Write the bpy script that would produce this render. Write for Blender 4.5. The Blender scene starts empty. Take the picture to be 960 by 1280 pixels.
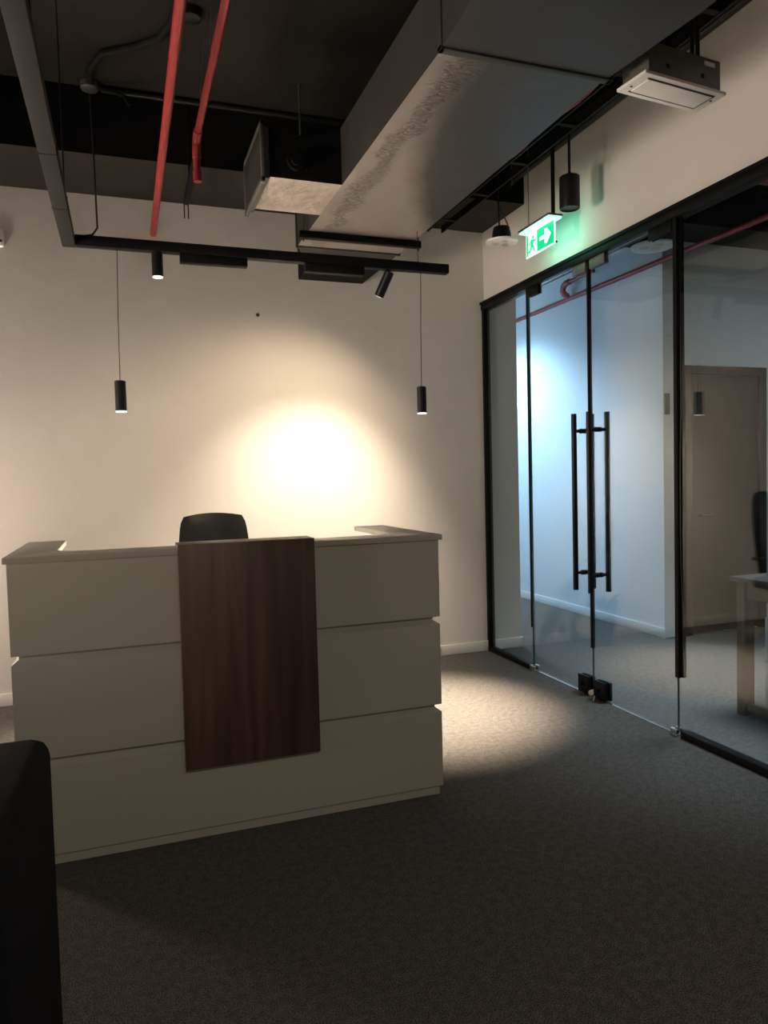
import bpy, bmesh, math, random
from mathutils import Vector, Matrix
random.seed(7)
S = bpy.context.scene
COL = S.collection
PI = math.pi

# ---------------------------------------------------------------- camera, world, exposure
CH = 1.45
YAW, PIT, ROL, FPX = 0.341781206, -0.0475409172, -0.0253097575, 911.951
cam = bpy.data.cameras.new('camera')
cam.sensor_fit = 'VERTICAL'
cam.sensor_height = 36.0
cam.lens = FPX * 36.0 / 1280.0
cam.clip_start = 0.02
co = bpy.data.objects.new('camera', cam)
COL.objects.link(co)
fw = Vector((math.sin(YAW) * math.cos(PIT), math.cos(YAW) * math.cos(PIT), math.sin(PIT)))
rt = Vector((math.cos(YAW), -math.sin(YAW), 0))
up = rt.cross(fw)
r2 = math.cos(ROL) * rt + math.sin(ROL) * up
u2 = -math.sin(ROL) * rt + math.cos(ROL) * up
M = Matrix((r2, u2, -fw)).transposed().to_4x4()
M.translation = (0, 0, CH)
co.matrix_world = M
S.camera = co
S.view_settings.view_transform = 'Standard'
S.view_settings.look = 'None'
S.view_settings.gamma = 1.0
S.view_settings.use_curve_mapping = False
S.view_settings.exposure = 0.0
S.cycles.sample_clamp_indirect = 0.0   # keep bright bounces and mirror images at full strength
w = bpy.data.worlds.new('world')
S.world = w
w.use_nodes = True
w.node_tree.nodes['Background'].inputs[0].default_value = (0.9, 0.95, 1.0, 1)
w.node_tree.nodes['Background'].inputs[1].default_value = 0.0

WARM = (1.0, 0.78, 0.52)
SOFT = (1.0, 0.83, 0.64)
NEUT = (1.0, 0.86, 0.74)
BLUE = (0.44, 0.70, 1.0)


def spot(name, loc, target, power, color, angle, blend=1.0, r=0.02):
    l = bpy.data.lights.new(name, 'SPOT')
    l.energy = power
    l.color = color
    l.spot_size = math.radians(angle)
    l.spot_blend = blend
    l.shadow_soft_size = r
    o = bpy.data.objects.new(name, l)
    COL.objects.link(o)
    o.location = loc
    d = Vector(target) - Vector(loc)
    o.rotation_euler = d.to_track_quat('-Z', 'Y').to_euler()
    return o


def area(name, loc, target, power, color, sx, sy):
    l = bpy.data.lights.new(name, 'AREA')
    l.energy = power
    l.color = color
    l.shape = 'RECTANGLE'
    l.size = sx
    l.size_y = sy
    o = bpy.data.objects.new(name, l)
    COL.objects.link(o)
    o.location = loc
    d = Vector(target) - Vector(loc)
    o.rotation_euler = d.to_track_quat('-Z', 'Y').to_euler()
    return o


XR = 2.806          # inner face of the glass wall line
YB = 5.35           # back wall
TY = 4.15           # ceiling track
ZC = 3.78           # slab
BEAM_Y, BEAM_Z = 4.70, 3.395

# lamps: track and pendant ones sit in fittings built below, the rest are unseen
spot('light_track_spot_core', (1.505, 4.231, 2.541), (1.24, YB, 0.62), 285, (1.0, 0.84, 0.65), 78, 1.0, 0.02)
spot('light_track_spot_spill', (1.505, 4.231, 2.541), (1.0, YB, 1.3), 72, WARM, 110, 0.8, 0.02)
spot('light_pendant_left', (0.005, TY, 1.825), (0.005, TY + .05, 0), 500, SOFT, 64, 1.0, 0.02)
spot('light_pendant_right', (1.722, TY, 1.825), (1.67, TY - .03, 0), 1300, SOFT, 60, 1.0, 0.02)
spot('light_track_spot_left', (0.219, TY, 2.55), (0.26, 3.80, 0.76), 2600, NEUT, 40, 1.0, 0.02)
spot('light_corridor', (3.38, 7.6, 3.28), (3.9, 7.3, 0), 620, BLUE, 130, 0.8, 0.10)
area('light_office', (5.7, 3.0, 3.3), (5.7, 3.0, 0), 26, (0.75, 0.88, 1.0), 0.6, 0.6)
pl_ = bpy.data.lights.new('light_fill_left', 'POINT')  # unseen lamp added low at the left for the glow on the wall
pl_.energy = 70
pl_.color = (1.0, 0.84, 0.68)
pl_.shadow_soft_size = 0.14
plo = bpy.data.objects.new('light_fill_left', pl_)
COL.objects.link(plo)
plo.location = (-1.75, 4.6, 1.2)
spot('light_fill_right_wall', (-3.3, 2.75, 1.05), (2.8, 2.8, 3.2), 560, (1.0, 0.84, 0.68), 66, 0.7, 0.45)  # unseen spot added at the lower left to brighten the right wall
spot('light_fill_passage', (3.85, 3.3, 3.3), (3.75, 3.4, 0), 640, (0.72, 0.86, 1.0), 66, 0.6, 0.5)  # unseen lamp added beyond the glass to brighten the floor there
area('light_fill_lobby', (0.3, -1.6, 3.3), (0.3, -1.6, 0), 56, NEUT, 0.6, 0.6)  # unseen fill added behind the viewer for desk front and floor


# ---------------------------------------------------------------- materials
def mat(name, color, rough=0.5, metal=0.0, noise=None, bump=None, spec=None, emit=None, estr=0.0):
    """noise=(scale, amount), bump=(scale, strength, distance)"""
    m = bpy.data.materials.new(name)
    m.use_nodes = True
    nt = m.node_tree
    b = nt.nodes['Principled BSDF']
    b.inputs['Base Color'].default_value = (*color, 1)
    b.inputs['Roughness'].default_value = rough
    b.inputs['Metallic'].default_value = metal
    if spec is not None:
        b.inputs['Specular IOR Level'].default_value = spec
    if emit:
        b.inputs['Emission Color'].default_value = (*emit, 1)
        b.inputs['Emission Strength'].default_value = estr
    if noise or bump:
        tc = nt.nodes.new('ShaderNodeTexCoord')
    if noise:
        n = nt.nodes.new('ShaderNodeTexNoise')
        n.inputs['Scale'].default_value = noise[0]
        n.inputs['Detail'].default_value = 6
        nt.links.new(tc.outputs['Object'], n.inputs['Vector'])
        r = nt.nodes.new('ShaderNodeValToRGB')
        a = noise[1]
        r.color_ramp.elements[0].position = 0.3
        r.color_ramp.elements[1].position = 0.7
        r.color_ramp.elements[0].color = (*[c * (1 - a) for c in color], 1)
        r.color_ramp.elements[1].color = (*[min(1, c * (1 + a)) for c in color], 1)
        nt.links.new(n.outputs['Fac'], r.inputs['Fac'])
        nt.links.new(r.outputs['Color'], b.inputs['Base Color'])
    if bump:
        n2 = nt.nodes.new('ShaderNodeTexNoise')
        n2.inputs['Scale'].default_value = bump[0]
        n2.inputs['Detail'].default_value = 5
        nt.links.new(tc.outputs['Object'], n2.inputs['Vector'])
        bp = nt.nodes.new('ShaderNodeBump')
        bp.inputs['Strength'].default_value = bump[1]
        bp.inputs['Distance'].default_value = bump[2]
        nt.links.new(n2.outputs['Fac'], bp.inputs['Height'])
        nt.links.new(bp.outputs['Normal'], b.inputs['Normal'])
    return m


WALL = mat('wall_paint', (0.66, 0.63, 0.595), 0.85, 0, (1.3, 0.02), (60, 0.08, 0.004))
WALLC = mat('corridor_wall_paint', (0.66, 0.665, 0.67), 0.85, 0, (1.5, 0.02), (60, 0.08, 0.004))
SOFFIT = mat('soffit_paint', (0.040, 0.036, 0.032), 0.95, 0, (2, 0.05), None, 0.1)
CEIL = mat('black_slab_paint', (0.020, 0.018, 0.016), 0.9, 0, (1.6, 0.25), (9, 0.3, 0.02), 0.1)
BEAMB = mat('black_beam_paint', (0.006, 0.006, 0.006), 0.9, 0, (3, 0.2), None, 0.05)
BASE = mat('baseboard_paint', (0.72, 0.70, 0.67), 0.5, 0, (3, 0.02))
BLACK = mat('black_powder_coat', (0.006, 0.006, 0.0065), 0.5, 0, (30, 0.1), None, 0.12)
BLACKM = mat('black_anodised_metal', (0.008, 0.008, 0.009), 0.4, 0.0, (40, 0.1), None, 0.25)
TRACKG = mat('dusty_black_track', (0.008, 0.0075, 0.007), 0.6, 0.0, (6, 0.3), None, 0.25)
RED = mat('red_pipe_paint', (0.31, 0.032, 0.032), 0.38, 0, (12, 0.15), (25, 0.15, 0.003))
DUCT = mat('dark_painted_sheet', (0.045, 0.043, 0.040), 0.5, 0.2, (2.5, 0.15), (5, 0.15, 0.01), 0.3)
FOIL = mat('foil_wrap', (0.52, 0.46, 0.40), 0.42, 0.35, (6, 0.2), (14, 0.7, 0.02))
RUBBER = mat('black_insulation_rubber', (0.007, 0.007, 0.007), 0.75, 0, (10, 0.2), (20, 0.5, 0.01), 0.15)
STEEL = mat('zinc_rod', (0.22, 0.21, 0.20), 0.4, 0.8, (40, 0.1))
CHROME = mat('satin_chrome', (0.75, 0.73, 0.70), 0.22, 1.0, (30, 0.03))
LAMIN = mat('cream_laminate', (0.50, 0.49, 0.405), 0.5, 0, (3, 0.015))
WTOP = mat('white_worktop', (0.78, 0.77, 0.75), 0.5, 0, (4, 0.01))
LAMTOP = mat('beige_laminate_top', (0.47, 0.445, 0.375), 0.4, 0, (5, 0.03))
LEATHER = mat('black_leather', (0.006, 0.006, 0.006), 0.5, 0, (20, 0.2), (160, 0.2, 0.002), 0.25)
FABRIC = mat('black_fabric', (0.006, 0.006, 0.007), 0.9, 0, (60, 0.3), (300, 0.4, 0.002), 0.15)
PLASTIC = mat('black_plastic', (0.015, 0.015, 0.015), 0.5, 0, (20, 0.1))
WHITEP = mat('white_powder_coat', (0.80, 0.78, 0.75), 0.45, 0, (8, 0.02))
DIFF = mat('pale_diffuser', (0.80, 0.77, 0.74), 0.6, 0, (7, 0.05))
GREYBOX = mat('grey_galvanised_housing', (0.115, 0.115, 0.105), 0.5, 0.3, (9, 0.12))
TABLEW = mat('dark_stained_wood', (0.026, 0.020, 0.016), 0.5, 0, (8, 0.3))
DOORD = mat('dark_door_laminate', (0.014, 0.013, 0.013), 0.5, 0, (5, 0.2), None, 0.2)
GREENP = mat('plant_leaf', (0.035, 0.075, 0.028), 0.5, 0, (9, 0.35))
FLOWER = mat('plant_flower', (0.45, 0.36, 0.42), 0.6, 0, (14, 0.25))
POTM = mat('dark_pot_glaze', (0.06, 0.055, 0.05), 0.5, 0, (8, 0.2))
SOIL = mat('pot_soil', (0.03, 0.02, 0.015), 0.95, 0, (50, 0.4), (60, 0.6, 0.01))
LED = mat('lit_led', (0.9, 0.9, 0.9), 0.5, 0, emit=(1.0, 0.93, 0.82), estr=2.2)
LEDB = mat('lit_cool_led', (0.9, 0.9, 0.9), 0.5, 0, emit=(0.6, 0.8, 1.0), estr=5)
SGREEN = mat('exit_green', (0.0, 0.35, 0.15), 0.4, 0, emit=(0.0, 0.62, 0.24), estr=1.0)
SWHITE = mat('exit_white', (0.8, 0.8, 0.8), 0.4, 0, emit=(0.72, 1.0, 0.88), estr=0.9)
SEDGE = mat('exit_edge_glow', (0.5, 0.8, 0.7), 0.4, 0, emit=(0.50, 1.0, 0.80), estr=1.0)
SBACK = mat('exit_back_face', (0.5, 0.8, 0.7), 0.4, 0, emit=(0.22, 1.0, 0.66), estr=5.0)
REDW = mat('red_cable_sheath', (0.40, 0.02, 0.035), 0.5, 0, (20, 0.1))


def carpet():
    m = mat('carpet', (0.075, 0.068, 0.063), 0.98, 0, None, None, 0.1)
    nt = m.node_tree
    b = nt.nodes['Principled BSDF']
    tc = nt.nodes.new('ShaderNodeTexCoord')
    mp = nt.nodes.new('ShaderNodeMapping')
    mp.inputs['Scale'].default_value = (1, 1, 1)
    nt.links.new(tc.outputs['Object'], mp.inputs['Vector'])
    n = nt.nodes.new('ShaderNodeTexNoise')
    n.inputs['Scale'].default_value = 230
    n.inputs['Detail'].default_value = 4
    n.inputs['Roughness'].default_value = 0.75
    n2 = nt.nodes.new('ShaderNodeTexNoise')
    n2.inputs['Scale'].default_value = 34
    n2.inputs['Detail'].default_value = 5
    for k in (n, n2):
        nt.links.new(mp.outputs['Vector'], k.inputs['Vector'])
    r = nt.nodes.new('ShaderNodeValToRGB')
    r.color_ramp.elements[0].position = 0.40
    r.color_ramp.elements[0].color = (0.028, 0.026, 0.024, 1)
    r.color_ramp.elements[1].position = 0.64
    r.color_ramp.elements[1].color = (0.225, 0.203, 0.182, 1)
    nt.links.new(n.outputs['Fac'], r.inputs['Fac'])
    r2_ = nt.nodes.new('ShaderNodeValToRGB')
    r2_.color_ramp.elements[0].position = 0.35
    r2_.color_ramp.elements[0].color = (0.8, 0.8, 0.8, 1)
    r2_.color_ramp.elements[1].position = 0.65
    r2_.color_ramp.elements[1].color = (1.12, 1.12, 1.12, 1)
    nt.links.new(n2.outputs['Fac'], r2_.inputs['Fac'])
    mx = nt.nodes.new('ShaderNodeMix')
    mx.data_type = 'RGBA'
    mx.blend_type = 'MULTIPLY'
    mx.inputs['Factor'].default_value = 1.0
    nt.links.new(r.outputs['Color'], mx.inputs['A'])
    nt.links.new(r2_.outputs['Color'], mx.inputs['B'])
    nt.links.new(mx.outputs['Result'], b.inputs['Base Color'])
    bp = nt.nodes.new('ShaderNodeBump')
    bp.inputs['Strength'].default_value = 0.6
    bp.inputs['Distance'].default_value = 0.004
    nt.links.new(n.outputs['Fac'], bp.inputs['Height'])
    nt.links.new(bp.outputs['Normal'], b.inputs['Normal'])
    return m


def walnut():
    m = mat('walnut_laminate', (0.13, 0.07, 0.045), 0.45)
    nt = m.node_tree
    b = nt.nodes['Principled BSDF']
    tc = nt.nodes.new('ShaderNodeTexCoord')
    mp = nt.nodes.new('ShaderNodeMapping')
    mp.inputs['Scale'].default_value = (16, 16, 0.9)
    nt.links.new(tc.outputs['Object'], mp.inputs['Vector'])
    n = nt.nodes.new('ShaderNodeTexNoise')
    n.inputs['Scale'].default_value = 1.0
    n.inputs['Detail'].default_value = 8
    n.inputs['Distortion'].default_value = 0.6
    nt.links.new(mp.outputs['Vector'], n.inputs['Vector'])
    r = nt.nodes.new('ShaderNodeValToRGB')
    r.color_ramp.elements[0].position = 0.3
    r.color_ramp.elements[0].color = (0.058, 0.034, 0.021, 1)
    r.color_ramp.elements[1].position = 0.72
    r.color_ramp.elements[1].color = (0.135, 0.080, 0.051, 1)
    nt.links.new(n.outputs['Fac'], r.inputs['Fac'])
    nt.links.new(r.outputs['Color'], b.inputs['Base Color'])
    return m


def duct_wrinkled():
    """painted duct foil: crumpled band along the left half of the bottom"""
    m = mat('wrinkled_duct_foil', (0.30, 0.265, 0.235), 0.45, 0.3)
    nt = m.node_tree
    b = nt.nodes['Principled BSDF']
    tc = nt.nodes.new('ShaderNodeTexCoord')
    mp = nt.nodes.new('ShaderNodeMapping')
    mp.inputs['Scale'].default_value = (22, 110, 9)
    mp.inputs['Rotation'].default_value = (0, 0, 0.25)
    nt.links.new(tc.outputs['Object'], mp.inputs['Vector'])
    n = nt.nodes.new('ShaderNodeTexNoise')
    n.inputs['Scale'].default_value = 1.0
    n.inputs['Detail'].default_value = 2
    n.inputs['Distortion'].default_value = 0.8
    nt.links.new(mp.outputs['Vector'], n.inputs['Vector'])
    # band mask across X (object origin = duct centre line)
    sx = nt.nodes.new('ShaderNodeSeparateXYZ')
    nt.links.new(tc.outputs['Object'], sx.inputs['Vector'])
    wob = nt.nodes.new('ShaderNodeTexNoise')
    wob.inputs['Scale'].default_value = 4
    nt.links.new(tc.outputs['Object'], wob.inputs['Vector'])
    ad = nt.nodes.new('ShaderNodeMath')
    ad.operation = 'MULTIPLY_ADD'
    ad.inputs[1].default_value = 0.22
    nt.links.new(wob.outputs['Fac'], ad.inputs[0])
    nt.links.new(sx.outputs['X'], ad.inputs[2])
    r = nt.nodes.new('ShaderNodeValToRGB')
    e = r.color_ramp.elements
    e[0].position = 0.0
    e[0].color = (0, 0, 0, 1)
    e[1].position = 1.0
    e[1].color = (0, 0, 0, 1)
    for p, v in ((0.33, 0), (0.36, 1), (0.41, 1), (0.45, 0)):
        k = r.color_ramp.elements.new(p)
        k.color = (v, v, v, 1)
    mr = nt.nodes.new('ShaderNodeMapRange')
    mr.inputs['From Min'].default_value = -0.5
    mr.inputs['From Max'].default_value = 0.5
    nt.links.new(ad.outputs[0], mr.inputs['Value'])
    nt.links.new(mr.outputs['Result'], r.inputs['Fac'])
    mu = nt.nodes.new('ShaderNodeMath')
    mu.operation = 'MULTIPLY'
    cen = nt.nodes.new('ShaderNodeMath')
    cen.operation = 'SUBTRACT'
    cen.inputs[1].default_value = 0.5
    nt.links.new(n.outputs['Fac'], cen.inputs[0])
    nt.links.new(cen.outputs[0], mu.inputs[0])
    nt.links.new(r.outputs['Color'], mu.inputs[1])
    bp = nt.nodes.new('ShaderNodeBump')
    bp.inputs['Strength'].default_value = 1.0
    bp.inputs['Distance'].default_value = 0.028
    nt.links.new(mu.outputs[0], bp.inputs['Height'])
    n3 = nt.nodes.new('ShaderNodeTexNoise')
    n3.inputs['Scale'].default_value = 3.5
    n3.inputs['Detail'].default_value = 2
    nt.links.new(tc.outputs['Object'], n3.inputs['Vector'])
    bp2 = nt.nodes.new('ShaderNodeBump')
    bp2.inputs['Strength'].default_value = 0.35
    bp2.inputs['Distance'].default_value = 0.02
    nt.links.new(n3.outputs['Fac'], bp2.inputs['Height'])
    nt.links.new(bp.outputs['Normal'], bp2.inputs['Normal'])
    nt.links.new(bp2.outputs['Normal'], b.inputs['Normal'])
    # darker on the right part of the underside, lighter greyish on the left, curved edge

    def mth(op, a, c):
        k = nt.nodes.new('ShaderNodeMath')
        k.operation = op
        for i, v in enumerate((a, c)):
            if isinstance(v, (int, float)):
                k.inputs[i].default_value = v
            else:
                nt.links.new(v, k.inputs[i])
        return k.outputs[0]
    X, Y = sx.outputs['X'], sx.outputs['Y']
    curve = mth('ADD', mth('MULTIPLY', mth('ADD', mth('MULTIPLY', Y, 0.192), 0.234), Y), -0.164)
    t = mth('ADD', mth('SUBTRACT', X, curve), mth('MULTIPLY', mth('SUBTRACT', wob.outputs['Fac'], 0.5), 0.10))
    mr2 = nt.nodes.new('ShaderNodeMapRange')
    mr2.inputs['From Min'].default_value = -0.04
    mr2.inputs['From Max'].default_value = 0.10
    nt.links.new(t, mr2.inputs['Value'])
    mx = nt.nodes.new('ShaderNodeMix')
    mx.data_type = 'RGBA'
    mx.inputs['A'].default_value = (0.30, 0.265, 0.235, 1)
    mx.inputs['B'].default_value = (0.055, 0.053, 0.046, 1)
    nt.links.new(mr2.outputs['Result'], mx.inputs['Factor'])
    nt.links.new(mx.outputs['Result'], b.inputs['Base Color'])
    return m


def glass():
    m = bpy.data.materials.new('clear_glass')
    m.use_nodes = True
    nt = m.node_tree
    nt.nodes.clear()
    out = nt.nodes.new('ShaderNodeOutputMaterial')
    tr = nt.nodes.new('ShaderNodeBsdfTransparent')
    tr.inputs[0].default_value = (0.90, 0.945, 0.94, 1)
    gl = nt.nodes.new('ShaderNodeBsdfGlossy')
    gl.inputs['Roughness'].default_value = 0.0
    geo = nt.nodes.new('ShaderNodeNewGeometry')
    mr = nt.nodes.new('ShaderNodeMapRange')
    ior = 1.75
    mr.inputs['To Min'].default_value = ior
    mr.inputs['To Max'].default_value = 1 / ior
    nt.links.new(geo.outputs['Backfacing'], mr.inputs['Value'])
    fr = nt.nodes.new('ShaderNodeFresnel')
    nt.links.new(mr.outputs['Result'], fr.inputs['IOR'])
    mix = nt.nodes.new('ShaderNodeMixShader')
    nt.links.new(fr.outputs[0], mix.inputs[0])
    nt.links.new(tr.outputs[0], mix.inputs[1])
    nt.links.new(gl.outputs[0], mix.inputs[2])
    nt.links.new(mix.outputs[0], out.inputs[0])
    return m


CARPET = carpet()
WALNUT = walnut()
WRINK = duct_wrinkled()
GLASS = glass()
GEDGE = mat('dark_glass_edge', (0.03, 0.07, 0.065), 0.15, 0, (5, 0.1))

# ---------------------------------------------------------------- mesh helpers
ORG = {}


def box(bm, x0, x1, y0, y1, z0, z1, bev=0.0, seg=2):
    vs = [bm.verts.new(p) for p in ((x0, y0, z0), (x1, y0, z0), (x1, y1, z0), (x0, y1, z0),
                                    (x0, y0, z1), (x1, y0, z1), (x1, y1, z1), (x0, y1, z1))]
    fs = [bm.faces.new([vs[i] for i in f]) for f in ((3, 2, 1, 0), (4, 5, 6, 7), (0, 1, 5, 4), (1, 2, 6, 5), (2, 3, 7, 6), (3, 0, 4, 7))]
    if bev > 0:
        es = {e for f in fs for e in f.edges}
        bmesh.ops.bevel(bm, geom=list(es), offset=bev, segments=seg, affect='EDGES', profile=0.5)
    return bm


def prism(bm, pts, axis, a, b, bev=0.0):
    """pts: 2D polygon; axis 'x','y','z' extrude from a to b"""
    def P(p, t):
        return {'x': (t, p[0], p[1]), 'y': (p[0], t, p[1]), 'z': (p[0], p[1], t)}[axis]
    v0 = [bm.verts.new(P(p, a)) for p in pts]
    v1 = [bm.verts.new(P(p, b)) for p in pts]
    n = len(pts)
    fs = [bm.faces.new(v0[::-1]), bm.faces.new(v1)]
    for i in range(n):
        j = (i + 1) % n
        fs.append(bm.faces.new((v0[i], v0[j], v1[j], v1[i])))
    bmesh.ops.recalc_face_normals(bm, faces=fs)
    if bev > 0:
        es = {e for f in fs[:2] for e in f.edges}
        bmesh.ops.bevel(bm, geom=list(es), offset=bev, segments=2, affect='EDGES', profile=0.5)
    return bm


def tube(bm, pts, rad, n=12, cap=True):
    pts = [Vector(p) for p in pts]
    rads = rad if isinstance(rad, (list, tuple)) else [rad] * len(pts)
    rings = []
    prev = None
    for i, p in enumerate(pts):
        if i == 0:
            t = pts[1] - p
        elif i == len(pts) - 1:
            t = p - pts[i - 1]
        else:
            t = (pts[i + 1] - p).normalized() + (p - pts[i - 1]).normalized()
        t.normalize()
        if prev is None:
            a = Vector((0, 0, 1)) if abs(t.z) < 0.9 else Vector((1, 0, 0))
            nrm = t.cross(a).normalized()
        else:
            nrm = (prev - t * prev.dot(t)).normalized()
        prev = nrm
        bn = t.cross(nrm)
        rings.append([bm.verts.new(p + rads[i] * (math.cos(2 * PI * k / n) * nrm + math.sin(2 * PI * k / n) * bn)) for k in range(n)])
    for a, b in zip(rings, rings[1:]):
        for k in range(n):
            bm.faces.new((a[k], a[(k + 1) % n], b[(k + 1) % n], b[k]))
    if cap:
        bm.faces.new(rings[0][::-1])
        bm.faces.new(rings[-1])
    return bm


def lathe(bm, prof, c, n=24):
    """prof: list of (r, z) bottom to top, about vertical axis through c=(x,y)"""
    rings = []
    for r, z in prof:
        rings.append([bm.verts.new((c[0] + r * math.cos(2 * PI * k / n), c[1] + r * math.sin(2 * PI * k / n), z)) for k in range(n)])
    for a, b in zip(rings, rings[1:]):
        for k in range(n):
            bm.faces.new((a[k], a[(k + 1) % n], b[(k + 1) % n], b[k]))
    bm.faces.new(rings[0][::-1])
    bm.faces.new(rings[-1])
    return bm


def arc(c, r, a0, a1, n=6):
    return [(c[0] + r * math.cos(a0 + (a1 - a0) * i / n), c[1] + r * math.sin(a0 + (a1 - a0) * i / n)) for i in range(n + 1)]


def BM():
    return bmesh.new()


def obj(name, bm, m, parent=None, label=None, smooth=True, origin=None):
    bmesh.ops.recalc_face_normals(bm, faces=bm.faces[:])
    if parent is not None:
        og = ORG[parent.name]
    elif origin is not None:
        og = Vector(origin)
    else:
        xs = [v.co.x for v in bm.verts]
        ys = [v.co.y for v in bm.verts]
        zs = [v.co.z for v in bm.verts]
        og = Vector(((min(xs) + max(xs)) / 2, (min(ys) + max(ys)) / 2, min(zs)))
    bmesh.ops.translate(bm, verts=bm.verts[:], vec=-og)
    me = bpy.data.meshes.new(name)
    bm.to_mesh(me)
    bm.free()
    if smooth:
        for p in me.polygons:
            p.use_smooth = True
        me.set_sharp_from_angle(angle=math.radians(35))
    ms = m if isinstance(m, (list, tuple)) else [m]
    for k in ms:
        me.materials.append(k)
    o = bpy.data.objects.new(name, me)
    COL.objects.link(o)
    if parent is not None:
        o.parent = parent
    else:
        o.location = og
    ORG[o.name] = og.copy()
    if label:
        o['label'] = label
    return o


def tag(o, label, cat, group=None):
    o['label'] = label
    o['category'] = cat
    if group:
        o['group'] = group
    return o


def thing(name, loc, label, cat, group=None):
    o = bpy.data.objects.new(name, None)
    o.empty_display_size = 0.05
    COL.objects.link(o)
    o.location = loc
    ORG[o.name] = Vector(loc)
    return tag(o, label, cat, group)


def struct(name, bm, m, label, parent=None, origin=None):
    o = obj(name, bm, m, parent, label, origin=origin)
    o['kind'] = 'structure'
    return o


def sempty(name, loc, label):
    o = bpy.data.objects.new(name, None)
    o.empty_display_size = 0.05
    COL.objects.link(o)
    o.location = loc
    ORG[o.name] = Vector(loc)
    o['label'] = label
    o['kind'] = 'structure'
    return o


def one(x0, x1, y0, y1, z0, z1, bev=0.0):
    return box(BM(), x0, x1, y0, y1, z0, z1, bev)


# ---------------------------------------------------------------- setting
XL, YF, XO, YO = -4.2, -4.5, 7.2, 9.2
struct('floor', one(XL - .2, XO + .2, YF - .2, YO + .2, -0.1, 0.0), CARPET, 'dark grey flecked carpet floor of the lobby and corridor', origin=(0, 0, 0))
struct('ceiling', one(XL - .2, XO + .2, YF - .2, YO + .2, ZC, ZC + 0.1), CEIL, 'black painted concrete ceiling slab above the services')
struct('wall_back', one(XL - .2, 3.10, YB, YB + 0.15, 0, ZC), WALL, 'off-white back wall lit by the track spotlight')
struct('wall_left', one(XL - .15, XL, YF, YB, 0, ZC), WALL, 'plain wall on the far left of the lobby')
struct('wall_front', one(XL - .15, XO + .15, YF - .15, YF, 0, ZC), WALL, 'plain wall behind the viewer')
bm = BM()
box(bm, XR, XR + .14, YF, YB, 2.83, 3.635)
box(bm, XR, XR + .14, YF, 1.2, 0, 2.83)
struct('wall_right', bm, WALL, 'off-white wall above the glass partition')
struct('trim_1', one(XR - .012, XR + .14, YF, BEAM_Y, 3.635, ZC), BEAMB, 'black painted band along the top of the right wall')
bm = BM()
box(bm, XL, XO, BEAM_Y, YB, BEAM_Z, ZC)
for f in bm.faces:
    f.material_index = 1 if f.normal.z < -0.5 or f.calc_center_median().z < BEAM_Z + .001 else 0
struct('ceiling_beam', bm, [BEAMB, SOFFIT], 'deep black concrete beam along the back wall with taupe underside')
bm = BM()
box(bm, XL, XR - .02, YB - .014, YB, 0, 0.082, 0.003)
struct('baseboard_back', bm, BASE, 'white baseboard along the back wall')
bm = BM()
box(bm, XR + .02, 3.112, YB - .014, YB, 0, 0.082, 0.003)
box(bm, 3.1, 3.114, YB - .014, YO, 0, 0.082, 0.003)
struct('baseboard_corridor', bm, BASE, 'white baseboard on the wall end behind the glass')
# corridor
struct('wall_corridor_left', one(2.96, 3.10, YB + .15, YO, 0, ZC), WALLC, 'corridor side wall hidden behind the back wall')
struct('wall_corridor_right', one(4.363, 4.50, 5.09, YO, 0, ZC), WALLC, 'pale corridor wall washed by cool blue light')
struct('wall_corridor_end', one(2.96, XO, YO, YO + .15, 0, ZC), WALLC, 'end wall of the corridor')
struct('wall_office', one(4.50, XO, 5.09, 5.23, 0, ZC), WALLC, 'grey wall with a dark door beyond the glass')
struct('wall_office_right', one(XO, XO + .15, YF, 5.23, 0, ZC), WALLC, 'far right wall of the room beyond the glass')
bm = BM()
box(bm, 4.349, 4.363, 5.076, YO, 0, 0.082, 0.003)
struct('baseboard_corridor_right', bm, BASE, 'white baseboard along the blue-lit corridor wall')

# dark door beyond the glass
d3 = sempty('door_3', (5.02, 5.09, 0), 'dark door in a dark frame in the wall beyond the glass')
bm = BM()
box(bm, 4.56, 4.64, 5.055, 5.092, 0, 2.345, .004)
box(bm, 5.40, 5.48, 5.055, 5.092, 0, 2.345, .004)
box(bm, 4.64, 5.40, 5.055, 5.092, 2.27, 2.345, .004)
obj('door_frame', bm, DOORD, d3)
obj('door_leaf', one(4.645, 5.395, 5.07, 5.0895, 0.01, 2.265, .003), DOORD, d3)
bm = BM()
tube(bm, [(4.72, 5.07, 1.05), (4.72, 5.03, 1.05), (4.84, 5.03, 1.05)], .009, 8)
obj('door_handle', bm, BLACK, d3)

# ---------------------------------------------------------------- glass partition
GX0, GX1 = XR - .006, XR + .006
ZT = 2.775                        # top of glass
Y1, Y2, Y3, Y4 = 5.325, 4.66, 3.93, 3.165
hd = BM()
box(hd, XR - .032, XR + .05, 1.2, YB - .001, 2.775, 2.832, .003)
box(hd, XR - .040, XR - .030, 1.2, YB - .001, 2.818, 2.838)
struct('trim_2', hd, BLACK, 'black aluminium header channel over the glass doors')
th = BM()
box(th, XR - .004, XR + .004, Y4 + .03, Y2 - .03, 0.0005, 0.004)
struct('trim_3', th, CHROME, 'thin pale threshold line under the glass doors')

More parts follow.
